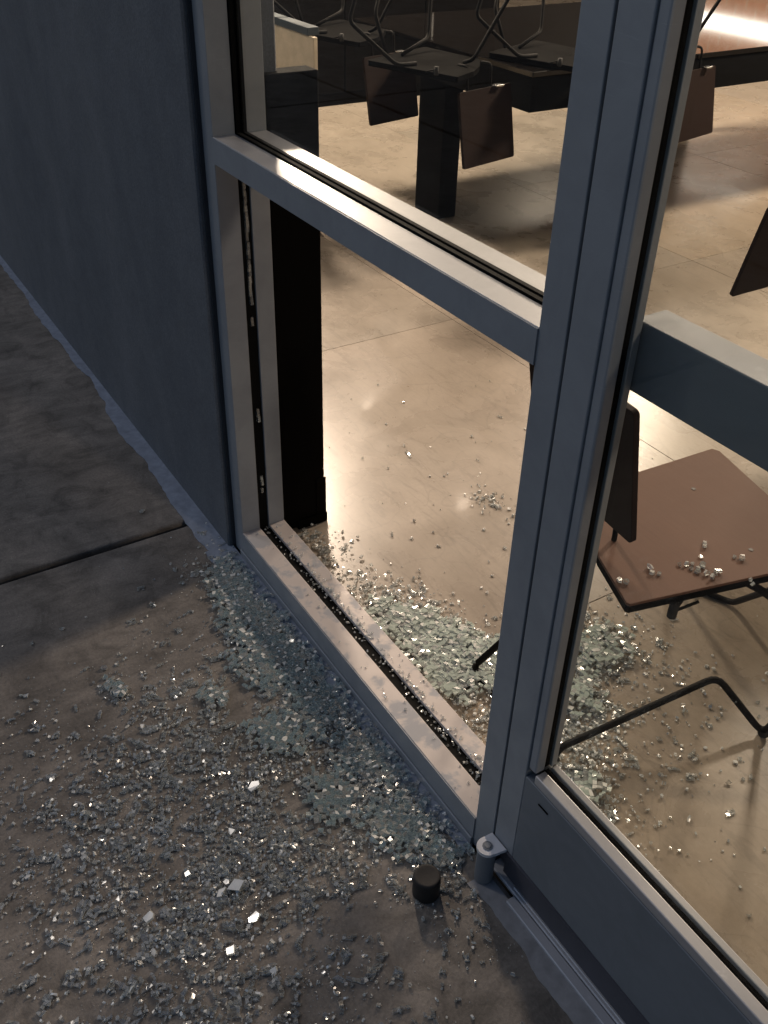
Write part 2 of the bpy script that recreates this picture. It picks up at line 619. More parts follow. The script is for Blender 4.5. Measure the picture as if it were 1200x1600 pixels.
st = door_bar('stile', DX0, -0.700, 0.086, 2.13, 1)
gask(st, DX0, -0.687, 0.315, 2.13)
bm = bmesh.new()
add_box(bm, -0.6995, -0.682, YF + .0025, DG0, 0.3155, 2.08, 0.003, 2)
add_box(bm, -0.6995, -0.682, DG1, 0.7755, 0.3155, 2.08, 0.0015, 2)
finish(bm, 'glazing_stop', M['alu'], st)
st2 = door_bar('stile', 0.115, DX1, 0.086, 2.13, -1)
rail = door_bar('bottom_rail', -0.6995, 0.1145, 0.086, 0.296, 0, M['rail'])
gask(rail, -0.687, 0.1145, 0.28, 0.307)
bm = bmesh.new()
add_box(bm, -0.6815, 0.1145, YF + .0015, DG0, 0.2965, 0.315, 0.002, 2)
add_box(bm, -0.6815, 0.1145, DG1, 0.7755, 0.2965, 0.315, 0.0015, 2)
finish(bm, 'glazing_stop', M['alu_lit'], rail)
tp = door_bar('top_rail', -0.6995, 0.1145, 2.08, 2.13, 0)
box('glass_pane', M['pane'], -0.690, 0.118, 0.7545, 0.7605, 0.300, 2.085, door)
# inside push bar
pb = box('push_bar', M['rail'], -0.6995, 0.113, 0.779, 0.829, 0.972, 1.058, door, 0.0015, 2)
# sweep below the rail
bm = bmesh.new()
add_box(bm, DX0 + .03, DX1, YF - 0.003, YF + 0.001, 0.082, 0.086)
add_box(bm, DX0 + .03, DX1, YF + 0.004, 0.770, 0.018, 0.0855)
add_box(bm, DX0 + .001, DX0 + .0295, 0.750, 0.770, 0.0115, 0.0855)
sw = finish(bm, 'door_sweep', m_simple('dark_sweep', (0.055, 0.058, 0.075), 0.5), door)
# pivot: round barrel, teardrop plate and pin
pv = empty('pivot_hinge', (-0.738 + 0.29, 0.703 - 0.75, 0.0))
pv.parent = door
pts = [(-0.7125, 0.7285), (-0.7535, 0.7285)]
cx, cyy, r = -0.7355, 0.7045, 0.0185
for k in range(21):
    a = math.radians(172) + math.radians(196) * k / 20
    pts.append((cx + r * math.cos(a), cyy + r * math.sin(a)))
bm = bmesh.new()
prism(bm, pts, 0.084, 0.091, 0.0012)
finish(bm, 'pivot_plate', M['pivot'], pv)
bm = bmesh.new()
disc_cyl(bm, cx, cyy, 0.003, 0.0838, 0.0165, 36)
finish(bm, 'pivot_barrel', M['rail'], pv, False)
bm = bmesh.new()
disc_cyl(bm, cx, cyy, 0.0905, 0.0925, 0.0088, 28)
finish(bm, 'pin_ring', M['rail'], pv)
bm = bmesh.new()
disc_cyl(bm, cx, cyy, 0.0925, 0.0935, 0.006, 6)
finish(bm, 'pivot_pin', M['steel'], pv)
# scuff scar on the rail
bm = bmesh.new()
prism(bm, [(-0.662, 0.7282), (-0.640, 0.7282), (-0.640, 0.7298), (-0.662, 0.7298)], 0.268, 0.2705)
finish(bm, 'scratch', M['gasket'], rail)

dframe = empty('door_frame', (0.2, 0.73, 0), label='grey aluminium frame member on the far right side of the glass door', cat='door frame')
box('jamb', M['alu'], 0.170, 0.221, YF, 0.844, 0, ZT, dframe, .0012)
box('door_head', M['alu'], -0.7525, 0.169, YF, 0.844, 2.14, 2.19, dframe, .0012)
box('transom_glass', M['pane'], -0.7525, 0.169, 0.787, 0.793, 2.191, ZT, dframe)

th = empty('door_threshold', (-0.3, 0.75, 0), label='worn ridged metal threshold on the ground under the glass door', cat='threshold')
box('base_plate', M['threshold'], -0.748, 0.17, 0.7275, 0.845, 0.0, 0.009, th, 0.002)
for k, (ya, yb, zz) in enumerate(((0.7085, 0.7265, 0.0075), (0.733, 0.739, 0.0115), (0.745, 0.751, 0.0115))):
    box('ridge', M['threshold'], -0.676 if k == 0 else -0.688, 0.17, ya, yb, 0.0002 if k == 0 else 0.0085, zz, th, 0.0015)

# wall right of the door, wall above, so the place closes when seen from elsewhere
wr = empty('facade_wall', (2.5, 0.8, 0), label='dark stucco wall running on to the right of the glass door', cat='wall')
box('wall_panel', M['wall'], 0.224, 6.2, 0.712, 0.90, -0.02, 3.2, wr, 0.004)
box('wall_header', M['wall'], -1.832, 0.224, 0.712, 0.90, ZT + .002, 3.2, wr, 0.004)

# ------------------------------------------------------------------ room shell
room = empty('interior_room', (-2.5, 6, 0), kind='structure')
box('back_wall', M['ceiling'], -11.0, 6.0, 8.421, 8.6, 0, 3.2, room)
box('left_wall', M['ceiling'], -11.2, -11.001, 0.9, 11.0, 0, 3.2, room)
box('right_wall', M['plaster'], 6.001, 6.2, 0.9, 11.0, 0, 3.2, room)
box('ceiling', M['ceiling'], -11.2, 6.2, 0.9, 11.2, 3.0, 3.19, room)
# brick counter front deep in the room; its bricks show in the tabletop
bw = empty('brick_wall', (-6.5, 8.4, 0), label='warm lit brick wall deep inside the room', cat='brick wall')
box('mortar_core', M['mortar'], -8.7, -2.0, 8.40, 8.42, 0, 2.99, bw)
bme = None
for row in range(18):
    for col in range(15):
        if bme is None:
            bm = bmesh.new(); add_box(bm, -0.115, 0.115, -0.01, 0.0, -0.035, 0.035, 0.004)
            o = finish(bm, 'brick', M['brick'], None); bme = o.data
        else:
            o = link('brick', bme)
        o.parent = bw
        o.location = Vector((-8.6 + col * 0.245 + (row % 2) * 0.12, 8.3995, 0.86 + row * 0.086)) - bw.location

# ------------------------------------------------------------------ interior furniture
pp = empty('black_partition', (-1.83, 0.92, 0), label='slim black partition panel standing just inside beside the window jamb', cat='partition')
box('panel', M['black'], -1.862, -1.8105, 0.862, 0.980, 0.006, 1.108, pp, 0.002)
box('foot_plate', M['black'], -1.866, -1.806, 0.90, 0.986, 0.0, 0.03, pp, 0.002)
box('bracket', M['black'], -1.8104, -1.8075, 0.955, 0.9835, 0.03, 0.14, pp, 0.001)

cp = empty('cream_screen', (-4.6, 2.0, 0), label='cream coloured low screen board behind the black partition', cat='screen')
box('board', M['cream'], -4.30, -3.732, 2.0, 2.018, 0.30, 0.812, cp, 0.002)
box('cap_rail', m_simple('dark_blue_rail', (0.035, 0.05, 0.065), 0.5), -4.30, -3.775, 1.996, 2.05, 0.8125, 0.842, cp, 0.002)
box('foot', M['black'], -4.28, -4.25, 1.98, 2.04, 0, 0.2995, cp)
box('foot', M['black'], -3.80, -3.77, 1.98, 2.04, 0, 0.2995, cp)

# dark cupboard closing the view at the left
cb = empty('dark_cupboard', (-6.15, 2.8, 0), label='tall dark cupboard behind the long table at the far left', cat='cupboard')
box('carcass', M['black_seat'], -6.4, -5.872, 0.90, 4.60, 0.0, 2.25, cb)
for k in range(6):
    dr = box('door', M['black_seat'], -5.8715, -5.852, 0.91 + k * .615, 1.515 + k * .615, 0.08, 2.24, cb, 0.002)
    box('handle', M['steel'], -5.8518, -5.838, 0.95 + k * .615, 0.965 + k * .615, 1.0, 1.15, dr, 0.003)

# long table
tb = empty('long_table', (-4.2, 3.8, 0), label='long black table with thick square leg and glossy dark top', cat='table')
TX0, TX1, TY0, TY1 = -4.42, -3.05, 2.585, 7.6
top = box('tabletop', M['tabletop'], TX0, TX1, TY0, TY1, 0.735, 0.757, tb, 0.003)
for nm, a in (('apron', (TX0 + .004, TX1 - .004, TY0 + .003, TY0 + .028)), ('apron', (TX0 + .004, TX1 - .004, TY1 - .028, TY1 - .003)),
              ('apron', (TX0 + .004, TX0 + .028, TY0 + .0285, TY1 - .0285)), ('apron', (TX1 - .028, TX1 - .004, TY0 + .0285, TY1 - .0285))):
    box(nm, M['black'], a[0], a[1], a[2], a[3], 0.608, 0.7345, tb)
for (a, b) in ((-3.865, TY0 + .030), (-4.38, 4.9), (-3.865, TY1 - .14), (-4.38, TY1 - .14)):
    box('leg', M['black'], a, a + (0.20 if a > -4 else 0.06), b, b + 0.10, 0.0, 0.7345, tb, 0.002)
tb2 = empty('side_table', (-1.1, 2.8, 0), label='dark table at the right edge holding an upside-down chair', cat='table')
box('tabletop', M['tabletop'], -1.66, -0.70, 2.46, 3.30, 0.735, 0.757, tb2, 0.003)
for (a, b) in ((-1.3, 2.75), (-0.80, 2.52), (-1.3, 3.2), (-0.80, 3.2)):
    box('leg', M['black'], a, a + 0.06, b, b + 0.06, 0.0, 0.7345, tb2)

# --- chair: plywood seat and back plate on black wire legs (base at -0.90, 1.25)
CB = Vector((-0.90, 1.25, 0))


def make_chair(name, woodmat, backmat, **kw):
    ch = empty(name, CB, **kw)
    bm = bmesh.new()
    pts = [(-0.794, 1.004), (-0.700, 1.405), (-0.708, 1.418), (-1.060, 1.512), (-1.075, 1.505), (-1.092, 1.20), (-0.994, 1.100), (-0.918, 1.046), (-0.80, 1.001)]
    prism(bm, pts, 0.4555, 0.461, 0.0015)
    seat = finish(bm, 'seat', [woodmat], ch)
    bm = bmesh.new()
    prism(bm, pts, 0.441, 0.4553, 0.001)
    finish(bm, 'edge_band', M['black_seat'], seat)
    for (sx, sy) in ((-0.986, 1.356), (-0.794, 1.299), (-1.0, 1.18)):
        bm = bmesh.new()
        disc_cyl(bm, sx, sy, 0.4605, 0.4618, 0.0045, 12)
        finish(bm, 'screw', M['tip'], seat)
    # back plate, leaning back
    bm = bmesh.new()
    hw, hh = 0.15, 0.137
    prof = []
    rc = 0.009
    for (sx, sz) in ((1, 1), (-1, 1), (-1, -1), (1, -1)):
        a0 = {(1, 1): 0, (-1, 1): 90, (-1, -1): 180, (1, -1): 270}[(sx, sz)]
        for k in range(4):
            a = math.radians(a0 + 30 * k)
            prof.append((sx * (hw - rc) + rc * math.cos(a), sz * (hh - rc) + rc * math.sin(a)))
    prism(bm, prof, -0.006, 0.006, 0.0015)
    # local (x, y=z of plate, z=thickness) -> world
    c = Vector((-1.018, 1.058, 0.650))
    R = Matrix.Rotation(math.radians(90 + 11), 4, 'X')
    Rz = Matrix.Rotation(math.radians(-6), 4, 'Z')
    bm.transform(Matrix.Translation(c) @ Rz @ R)
    back = finish(bm, 'backrest', [backmat], ch)
    bm = bmesh.new()
    for dx in (-0.06, 0.06):
        tube(bm, [(-1.0 + dx, 1.16, 0.440), (-1.0 + dx, 1.104, 0.436), (-1.0 + dx, 1.102, 0.50), (-1.0 + dx, 1.0705, 0.66)], 0.005, 8)
    finish(bm, 'back_rod', M['wire'], ch)
    bm = bmesh.new()
    tube(bm, [(-0.97, 1.16, 0.434), (-0.962, 1.10, 0.415), (-1.16, 0.99, 0.007), (-0.874, 0.978, 0.007), (-0.872, 0.992, 0.034), (-0.800, 1.330, 0.12), (-0.704, 1.392, 0.010), (-0.600, 1.395, 0.30), (-0.72, 1.255, 0.437), (-0.80, 1.24, 0.434)], 0.0075, 10)
    finish(bm, 'leg_frame', M['wire'], ch, True)
    bm = bmesh.new()
    tube(bm, [(-0.86, 1.40, 0.434), (-1.05, 1.47, 0.40), (-1.17, 1.60, 0.007), (-1.02, 1.66, 0.007), (-0.80, 1.50, 0.30), (-0.80, 1.42, 0.434)], 0.0075, 10)
    finish(bm, 'leg_frame', M['wire'], ch, True)
    for (fx_, fy_) in ((-0.702, 1.394), (-0.868, 0.982), (-1.155, 0.99)):
        bm = bmesh.new()
        bmesh.ops.create_icosphere(bm, subdivisions=2, radius=0.0125 if fx_ > -.8 else 0.008)
        bm.transform(Matrix.Translation((fx_, fy_, 0.0125 if fx_ > -.8 else 0.008)))
        finish(bm, 'foot_glide', M['rubber'], ch, True)
    bm = bmesh.new()
    disc_cyl(bm, -0.768, 1.085, 0.418, 0.4465, 0.0085, 16)
    finish(bm, 'bumper', M['rubber'], ch, True)
    bm = bmesh.new()
    tube(bm, [(-0.773, 1.11, 0.441), (-0.768, 1.09, 0.428), (-0.755, 1.13, 0.441)], 0.003, 8)
    finish(bm, 'bumper_wire', M['wire'], ch)
    # clip on the back plate
    bm = bmesh.new()
    add_box(bm, -1.10, -1.06, 1.064, 1.090, 0.5085, 0.5155, .001)
    finish(bm, 'clip', M['steel'], ch)
    return ch


chair = make_chair('plywood_chair', M['seat'], M['shaded_wood'], label='upright brown plywood chair just inside the door, glass crumbs on its seat', cat='chair', group=None)


def copy_tree(o, parent=None):
    c = o.copy()
    C.objects.link(c)
    c.parent = parent
    for ch in [x for x in bpy.data.objects if x.parent == o]:
        copy_tree(ch, c)
    return c


G_CH = 'chairs turned upside down on the tables'
# (plate centre x, y, plate normal faces: angle), seat top rests on 0.757
inv = [
    (-3.82, 2.42, 90, 'upside-down chair beyond the thick table leg, leftmost of those hanging by the long table'),
    (-3.09, 2.40, 90, 'upside-down chair with dark back plate right of the thick table leg'),
    (-3.025, 2.93, 90, 'upside-down chair half hidden behind the mullion at the corner of the long table'),
    (-2.99, 3.44, 90, 'upside-down chair hanging at the long table, seen through the door at upper left'),
    (-1.635, 2.39, -90, 'upside-down chair hanging at the right edge, seen through the door above the push bar'),
]
shaded_seat = None
for (px, py, rz, lab) in inv:
    c = copy_tree(chair)
    tag(c, label=lab, group=G_CH)
    for ch_ in [x for x in bpy.data.objects if x.parent == c]:
        if ch_.name.startswith('seat'):
            if shaded_seat is None:
                shaded_seat = ch_.data.copy(); shaded_seat.materials[0] = M['black_seat']  # upturned seats' darkness put in by swapping brown for black
            ch_.data = shaded_seat
    # local back plate centre relative to base: (-0.105,-0.192); flip about X axis then turn
    flip = Matrix.Rotation(math.pi, 4, 'X')
    turn = Matrix.Rotation(math.radians(-rz + 6 * (1 if rz > 0 else -1)), 4, 'Z')
    T = turn @ flip
    off = T @ Vector((-0.105, -0.192, 0.65))
    c.rotation_mode = 'QUATERNION'
    c.rotation_quaternion = T.to_quaternion()
    c.location = Vector((px - off.x, py - off.y, 0.757 + 0.463))

# ------------------------------------------------------------------ black cap on the pavement
bm = bmesh.new()
pr = [(0.0, 0.0), (0.0215, 0.0), (0.0240, 0.002), (0.0240, 0.043), (0.0230, 0.0465), (0.0205, 0.048), (0.018, 0.0475), (0.0, 0.047)]
n = 40
rings = []
for (r, z) in pr:
    rings.append([bm.verts.new((r * math.cos(2 * math.pi * k / n), r * math.sin(2 * math.pi * k / n), z)) for k in range(n)] if r > 0 else [bm.verts.new((0, 0, z))])
for a, b in zip(rings, rings[1:]):
    for k in range(n):
        va = [a[k % len(a)], a[(k + 1) % n]] if len(a) > 1 else [a[0]]
        vb = [b[(k + 1) % n], b[k % n]] if len(b) > 1 else [b[0]]
        f = bm.faces.new(va + vb); f.smooth = True
cap = finish(bm, 'rubber_cap', M['rubber'])
cap.location = (-0.764, 0.602, 0.0)
tag(cap, label='small black round rubber cap lying on the pavement near the door pivot', cat='rubber cap')

# ------------------------------------------------------------------ glass
def crumb_mesh(seed, s=0.008, th=0.006, sliver=0.0):
    """one dice of tempered glass: 4-6 sided prism with uneven ends"""
    r = random.Random(seed)
    n = r.choice((4, 4, 5, 5, 6))
    a0 = r.uniform(0, 6.28)
    el = 1 + sliver * r.uniform(0.3, 1.3)
    P = []
    for k in range(n):
        a = a0 + 2 * math.pi * (k + r.uniform(-.22, .22)) / n
        q = s * .5 * r.uniform(0.75, 1.2)
        P.append((q * math.cos(a) * el, q * math.sin(a)))
    lo = [(x + r.uniform(-.1, .1) * s, y + r.uniform(-.1, .1) * s, -th / 2) for x, y in P]
    hi = [(x, y, th / 2 + r.uniform(-.04, .04) * th) for x, y in P]
    faces = [tuple(range(n))[::-1], tuple(range(n, 2 * n))] + [(i, (i + 1) % n, n + (i + 1) % n, n + i) for i in range(n)]
    return np.array(lo + hi), faces


PROTO = [crumb_mesh(100 + i, 1.0, 0.5, 0.9 if i % 4 == 0 else 0.1) for i in range(48)]


def rot_rand(r, flat):
    """mostly lying flat, some on edge, some tumbled"""
    yaw = Matrix.Rotation(r.uniform(0, 6.283), 3, 'Z')
    u = r.random()
    if u < flat:
        tilt = Matrix.Rotation(r.gauss(0, 0.16), 3, 'X') @ Matrix.Rotation(r.gauss(0, 0.16), 3, 'Y')
    elif u < flat + (1 - flat) * .6:
        tilt = Matrix.Rotation(r.gauss(0, 0.5) + math.pi / 2, 3, 'X')
    else:
        tilt = Matrix.Rotation(r.uniform(0, 3), 3, 'X') @ Matrix.Rotation(r.uniform(0, 3), 3, 'Y')
    return np.array(yaw @ tilt)


def crumbs(name, pts, mats, weights, parent=None, seed=1, flat=0.55, **kw):
    """many crumbs, one mesh; pts = (x,y,z,size)"""
    r = random.Random(seed)
    V, F, MI = [], [], []
    base = 0
    for (x, y, z, s) in pts:
        pv_, pf = PROTO[r.randrange(len(PROTO))]
        R = rot_rand(r, flat)
        v = (pv_ * s) @ R.T
        v = v + np.array([x, y, z - v[:, 2].min()])
        V.append(v)
        mi = r.choices(range(len(mats)), weights)[0]
        for q, f in enumerate(pf):
            F.append(tuple(base + i for i in f)); MI.append(mi if (q < 2 or mi == 2) else 3)
        base += len(v)
    me = bpy.data.meshes.new(name)
    me.from_pydata(np.vstack(V).tolist(), [], F)
    for m in mats: me.materials.append(m)
    me.polygons.foreach_set('material_index', MI)
    me.update()
    o = link(name, me, parent)
    tag(o, **kw)
    return o


GM = [M['clear'], M['clear_b'], M['frost_glint'], M['edge']]


def sample(clusters, n, ok, r, zs=0.0, pile=None, size=(0.0035, 0.010)):
    """clusters: (x, y, sx, sy, weight)"""
    out = []
    w = [c[4] for c in clusters]
    while len(out) < n:
        c = r.choices(clusters, w)[0]
        x, y = r.gauss(c[0], c[2]), r.gauss(c[1], c[3])
        if not ok(x, y): continue
        # patchy: gaps and drifts
        d = noise.noise(Vector((x * 7, y * 7, 3.1))) + 0.6 * noise.noise(Vector((x * 21, y * 21, 9.0)))
        if d < r.uniform(-0.75, 0.25): continue
        z = zs + (pile(x, y) * r.random() if pile else 0.0)
        s = size[0] + (size[1] - size[0]) * r.random() ** 1.7
        out.append((x, y, z, s))
    return out


# --- outside on the pavement
def ok_out(x, y):
    return y < 0.722 and not ((x + 0.770) ** 2 + (y - 0.598) ** 2 < 0.026 ** 2) and not (x > -0.77 and y > 0.675)


EX = [(-1.50, 0.66, 0.16, 0.05, 2.6), (-1.25, 0.64, 0.16, 0.06, 3.0), (-1.02, 0.66, 0.13, 0.05, 2.4), (-0.85, 0.66, 0.08, 0.05, 1.2),
      (-1.28, 0.50, 0.18, 0.10, 3.2), (-1.08, 0.42, 0.16, 0.10, 4.2), (-0.92, 0.50, 0.12, 0.10, 2.4),
      (-1.30, 0.24, 0.10, 0.07, 0.9), (-1.50, 0.30, 0.035, 0.02, 0.25), (-1.02, 0.24, 0.15, 0.10, 3.4), (-0.95, 0.07, 0.18, 0.09, 2.4),
      (-0.82, 0.25, 0.14, 0.10, 1.9), (-1.30, 0.07, 0.14, 0.07, 1.4), (-0.70, 0.33, 0.12, 0.10, 0.9), (-1.1, 0.3, 0.45, 0.30, 0.8), (-1.72, 0.66, 0.08, 0.04, 0.7)]
r1 = random.Random(5)
pts = sample(EX, 7500, ok_out, r1, size=(0.0018, 0.0075), pile=lambda x, y: 0.010 * math.exp(-((y - .68) / .05) ** 2))
crumbs('glass_crumbs', pts, GM, (0.70, 0.24, 0.06, 0), seed=3, flat=0.5, kind='stuff', label='scattered crumbs of safety glass over the pavement', cat='broken glass')

# small clumps whose cells still hang together, and fine dust
def clumps(name, clusters, n, ok, seed, zs=0.0, parent=None, **kw):
    r = random.Random(seed)
    V, F, MI = [], [], []
    for (cx, cy, _, _) in sample(clusters, n, ok, r):
        k = r.choice((2, 2, 3, 3, 4, 4, 5))
        cell = r.uniform(0.003, 0.0068)
        a = r.uniform(0, 6.28); ca, sa = math.cos(a), math.sin(a)
        bend = r.gauss(0, 9)
        g_ = {(i, j): ((i + r.uniform(-.33, .33)) * cell, (j + r.uniform(-.33, .33)) * cell) for i in range(k + 1) for j in range(4)}
        rows = r.choice((1, 1, 2, 3))
        for i in range(k):
            for j in range(rows):
                if r.random() < .15: continue
                q = [g_[i, j], g_[i + 1, j], g_[i + 1, j + 1], g_[i, j + 1]]
                mu, mv = sum(p[0] for p in q) / 4, sum(p[1] for p in q) / 4
                h0 = r.uniform(0, 0.0016)
                tx, ty = r.gauss(0, .14), r.gauss(0, .14)
                base = len(V)
                for lvl in (0, 1):
                    for (u, v) in q:
                        u2, v2 = mu + (u - mu) * .93, mv + (v - mv) * .93
                        v3 = v2 + bend * u2 * u2
                        V.append((cx + u2 * ca - v3 * sa, cy + u2 * sa + v3 * ca, zs + max(0.0003, h0 + .0004 + (u2 - mu) * tx + (v2 - mv) * ty) + lvl * .0030))
                F += [tuple(base + t_ for t_ in f) for f in ((3, 2, 1, 0), (4, 5, 6, 7), (0, 1, 5, 4), (1, 2, 6, 5), (2, 3, 7, 6), (3, 0, 4, 7))]
                mi = 0 if r.random() < .7 else 1
                MI += [mi, mi, 3, 3, 3, 3]
    me = bpy.data.meshes.new(name)
    me.from_pydata(V, [], F)
    for m in GM: me.materials.append(m)
    me.polygons.foreach_set('material_index', MI)
    me.update()
    return tag(link(name, me, parent), **kw)


clumps('glass_clumps', EX, 1900, ok_out, 61, kind='stuff', label='little clumps of cracked safety glass among the crumbs on the pavement', cat='broken glass')
dust = sample([(x, y, sx * 1.2, sy * 1.25, w) for (x, y, sx, sy, w) in EX], 11000, ok_out, random.Random(65), size=(0.0007, 0.0022))
crumbs('glass_dust', dust, GM, (0.35, 0.45, 0.2, 0), seed=66, flat=0.3, kind='stuff', label='fine glass grit between the crumbs on the pavement', cat='glass grit')

# --- inside on the floor
def ok_in(x, y):
    return y > 0.853 and not (-1.87 < x < -1.80 and y < 0.99)


IN = [(-1.68, 0.90, 0.10, 0.03, 1.5), (-1.42, 0.93, 0.10, 0.035, 2.4), (-1.27, 0.98, 0.10, 0.05, 4.2), (-1.13, 0.99, 0.10, 0.07, 4.0), (-1.02, 0.93, 0.10, 0.04, 2.0),
      (-1.08, 1.24, 0.06, 0.09, 3.2), (-0.98, 1.12, 0.08, 0.07, 3.0), (-0.88, 1.04, 0.07, 0.06, 2.0), (-0.79, 0.98, 0.07, 0.05, 1.5), (-0.70, 0.93, 0.06, 0.035, 0.6),
      (-0.90, 1.25, 0.12, 0.10, 0.8), (-0.75, 1.2, 0.20, 0.20, 0.55), (-1.667, 1.43, 0.035, 0.03, 0.35), (-1.6, 1.35, 0.35, 0.28, 0.35), (-1.2, 1.5, 0.4, 0.3, 0.15)]
pts = sample(IN, 5200, ok_in, random.Random(8), size=(0.0025, 0.009), pile=lambda x, y: 0.012 * math.exp(-((y - .95) / .07) ** 2))
crumbs('glass_crumbs', pts, GM, (0.55, 0.27, 0.18, 0), seed=13, flat=0.5, kind='stuff', label='scattered crumbs of safety glass over the floor inside', cat='broken glass')

clumps('glass_clumps', IN, 600, ok_in, 71, kind='stuff', label='little clumps of cracked safety glass among the crumbs on the indoor floor', cat='broken glass')

# --- on the sill, along the black pocket
r3 = random.Random(21)
pts = []
while len(pts) < 430:
    x = X0 + (X1 - X0) * r3.random()
    u = r3.random()
    y = r3.gauss(0.805, 0.008) if u < .72 else (r3.gauss(0.79, 0.006) if u < .85 else r3.uniform(0.734, 0.842))
    if not 0.733 < y < 0.842: continue
    if noise.noise(Vector((x * 13, 2, 0))) < r3.uniform(-0.6, 0.35): continue
    pts.append((x, y, 0.0745 if not GY0 < y < GY1 else 0.068, r3.uniform(0.0018, 0.006)))
crumbs('glass_crumbs', pts, GM, (0.6, 0.34, 0.06, 0), seed=23, kind='stuff', label='crumbs of safety glass heaped along the window sill', cat='broken glass')

# --- the biggest fragments, one object each (shared meshes)
frag_me = []
for i in range(14):
    for mk in ('clear', 'clear_b', 'frost_glint', 'chip'):
        v, f = crumb_mesh(900 + i, 1.0, 0.27 if mk == 'chip' else 0.5, 0.5 if i % 3 == 0 or mk == 'chip' else 0.05)
        me = bpy.data.meshes.new('glass_fragment')
        me.from_pydata(v.tolist(), [], f)
        me.materials.append(M[mk])
        me.materials.append(M['edge'] if mk not in ('frost_glint', 'chip') else M[mk])
        for q, p_ in enumerate(me.polygons): p_.material_index = 0 if q < 2 else 1
        me.update()
        frag_me.append((mk, me))


def frag(x, y, z, s, kind, r, label, group, flat=0.6):
    me = r.choice([m for k_, m in frag_me if k_ == kind])
    o = link('glass_fragment', me)
    R = Matrix(rot_rand(r, flat).tolist())
    o.matrix_world = Matrix.Translation((0, 0, 0)) @ R.to_4x4() @ Matrix.Scale(s, 4)
    lowest = min((o.matrix_world @ v.co).z for v in me.vertices)
    m = R.to_4x4() @ Matrix.Scale(s, 4)
    m.translation = Vector((x, y, z - lowest))
    o.matrix_world = m
    tag(o, label=label, cat='glass fragment', group=group)
    return o


rf = random.Random(77)
for (x, y, z, s) in sample(EX, 150, ok_out, rf, size=(0.0075, 0.0108)):
    frag(x, y, z, s, rf.choices(('clear', 'clear_b', 'frost_glint'), (.55, .42, .03))[0], rf, 'small clear fragment of safety glass lying on the pavement', 'glass fragments on the pavement')
for (x, y, z, s) in sample(IN + [(-1.3, 1.3, 0.4, 0.25, 3), (-0.75, 1.2, 0.18, 0.2, 6)], 120, ok_in, rf, size=(0.0075, 0.0108)):
    frag(x, y, z, s, rf.choices(('clear', 'clear_b', 'frost_glint'), (.40, .40, .20))[0], rf, 'small clear fragment of safety glass lying on the indoor floor', 'glass fragments on the indoor floor')
white = [(-1.114, 0.442, .016, 'large white glass chip nearest the wall side, alone'), (-1.045, 0.363, .011, 'small white glass chip between the lone chip and the pair'),
         (-0.936, 0.322, .020, 'largest white glass chip, heart shaped, in the middle of the pavement'), (-0.940, 0.296, .013, 'narrow white glass chip beside the heart shaped one'),
         (-0.955, 0.313, .010, 'tiny white glass chip just above the narrow one'), (-0.869, 0.324, .014, 'squarish white glass chip on bare concrete below the heart shaped one'),
         (-0.836, 0.267, .014, 'pointed white glass chip lowest of the white ones'), (-0.960, 0.175, .013, 'triangular white glass chip furthest to the left'),
         (-0.770, 0.312, .011, 'pale glass chip towards the bottom, on bare concrete'), (-1.005, 0.261, .010, 'dull white glass chip left of the pair')]
for (x, y, s, lab) in white:
    s *= 1.15
    o = frag(x, y, 0.001, s, 'chip', rf, lab, 'white glass chips on the pavement', flat=1.0)
    nrm = Vector((rf.gauss(-0.01, .05), rf.gauss(-0.31, .05), 0.95)).normalized()   # tilt set to mirror the dusk light, a glint built into the pose
    q = Vector((0, 0, 1)).rotation_difference(nrm) @ Matrix.Rotation(rf.uniform(0, 6.28), 3, 'Z').to_quaternion()
    mm = q.to_matrix().to_4x4() @ Matrix.Scale(s, 4)
    mm.translation = Vector((x, y, 0.0015 - min((mm @ v.co).z for v in o.data.vertices)))
    o.matrix_world = mm
seat_spots = [(-0.846, 1.028), (-0.838, 1.036), (-0.835, 1.093), (-0.826, 1.102), (-0.846, 1.100), (-0.849, 1.239), (-0.842, 1.231), (-0.793, 1.254), (-0.783, 1.262), (-0.724, 1.221), (-0.733, 1.226)]
for k in range(13):      # the loose heap near the front edge
    seat_spots.append((-0.796 + rf.gauss(0, .016), 1.176 + rf.gauss(0, .013)))
for (x, y) in seat_spots:
    frag(x, y, 0.4613, rf.uniform(.006, .0105), rf.choice(('clear', 'clear_b')), rf, 'clear fragment of safety glass lying on the brown chair seat', 'glass fragments on the chair seat', flat=.75)


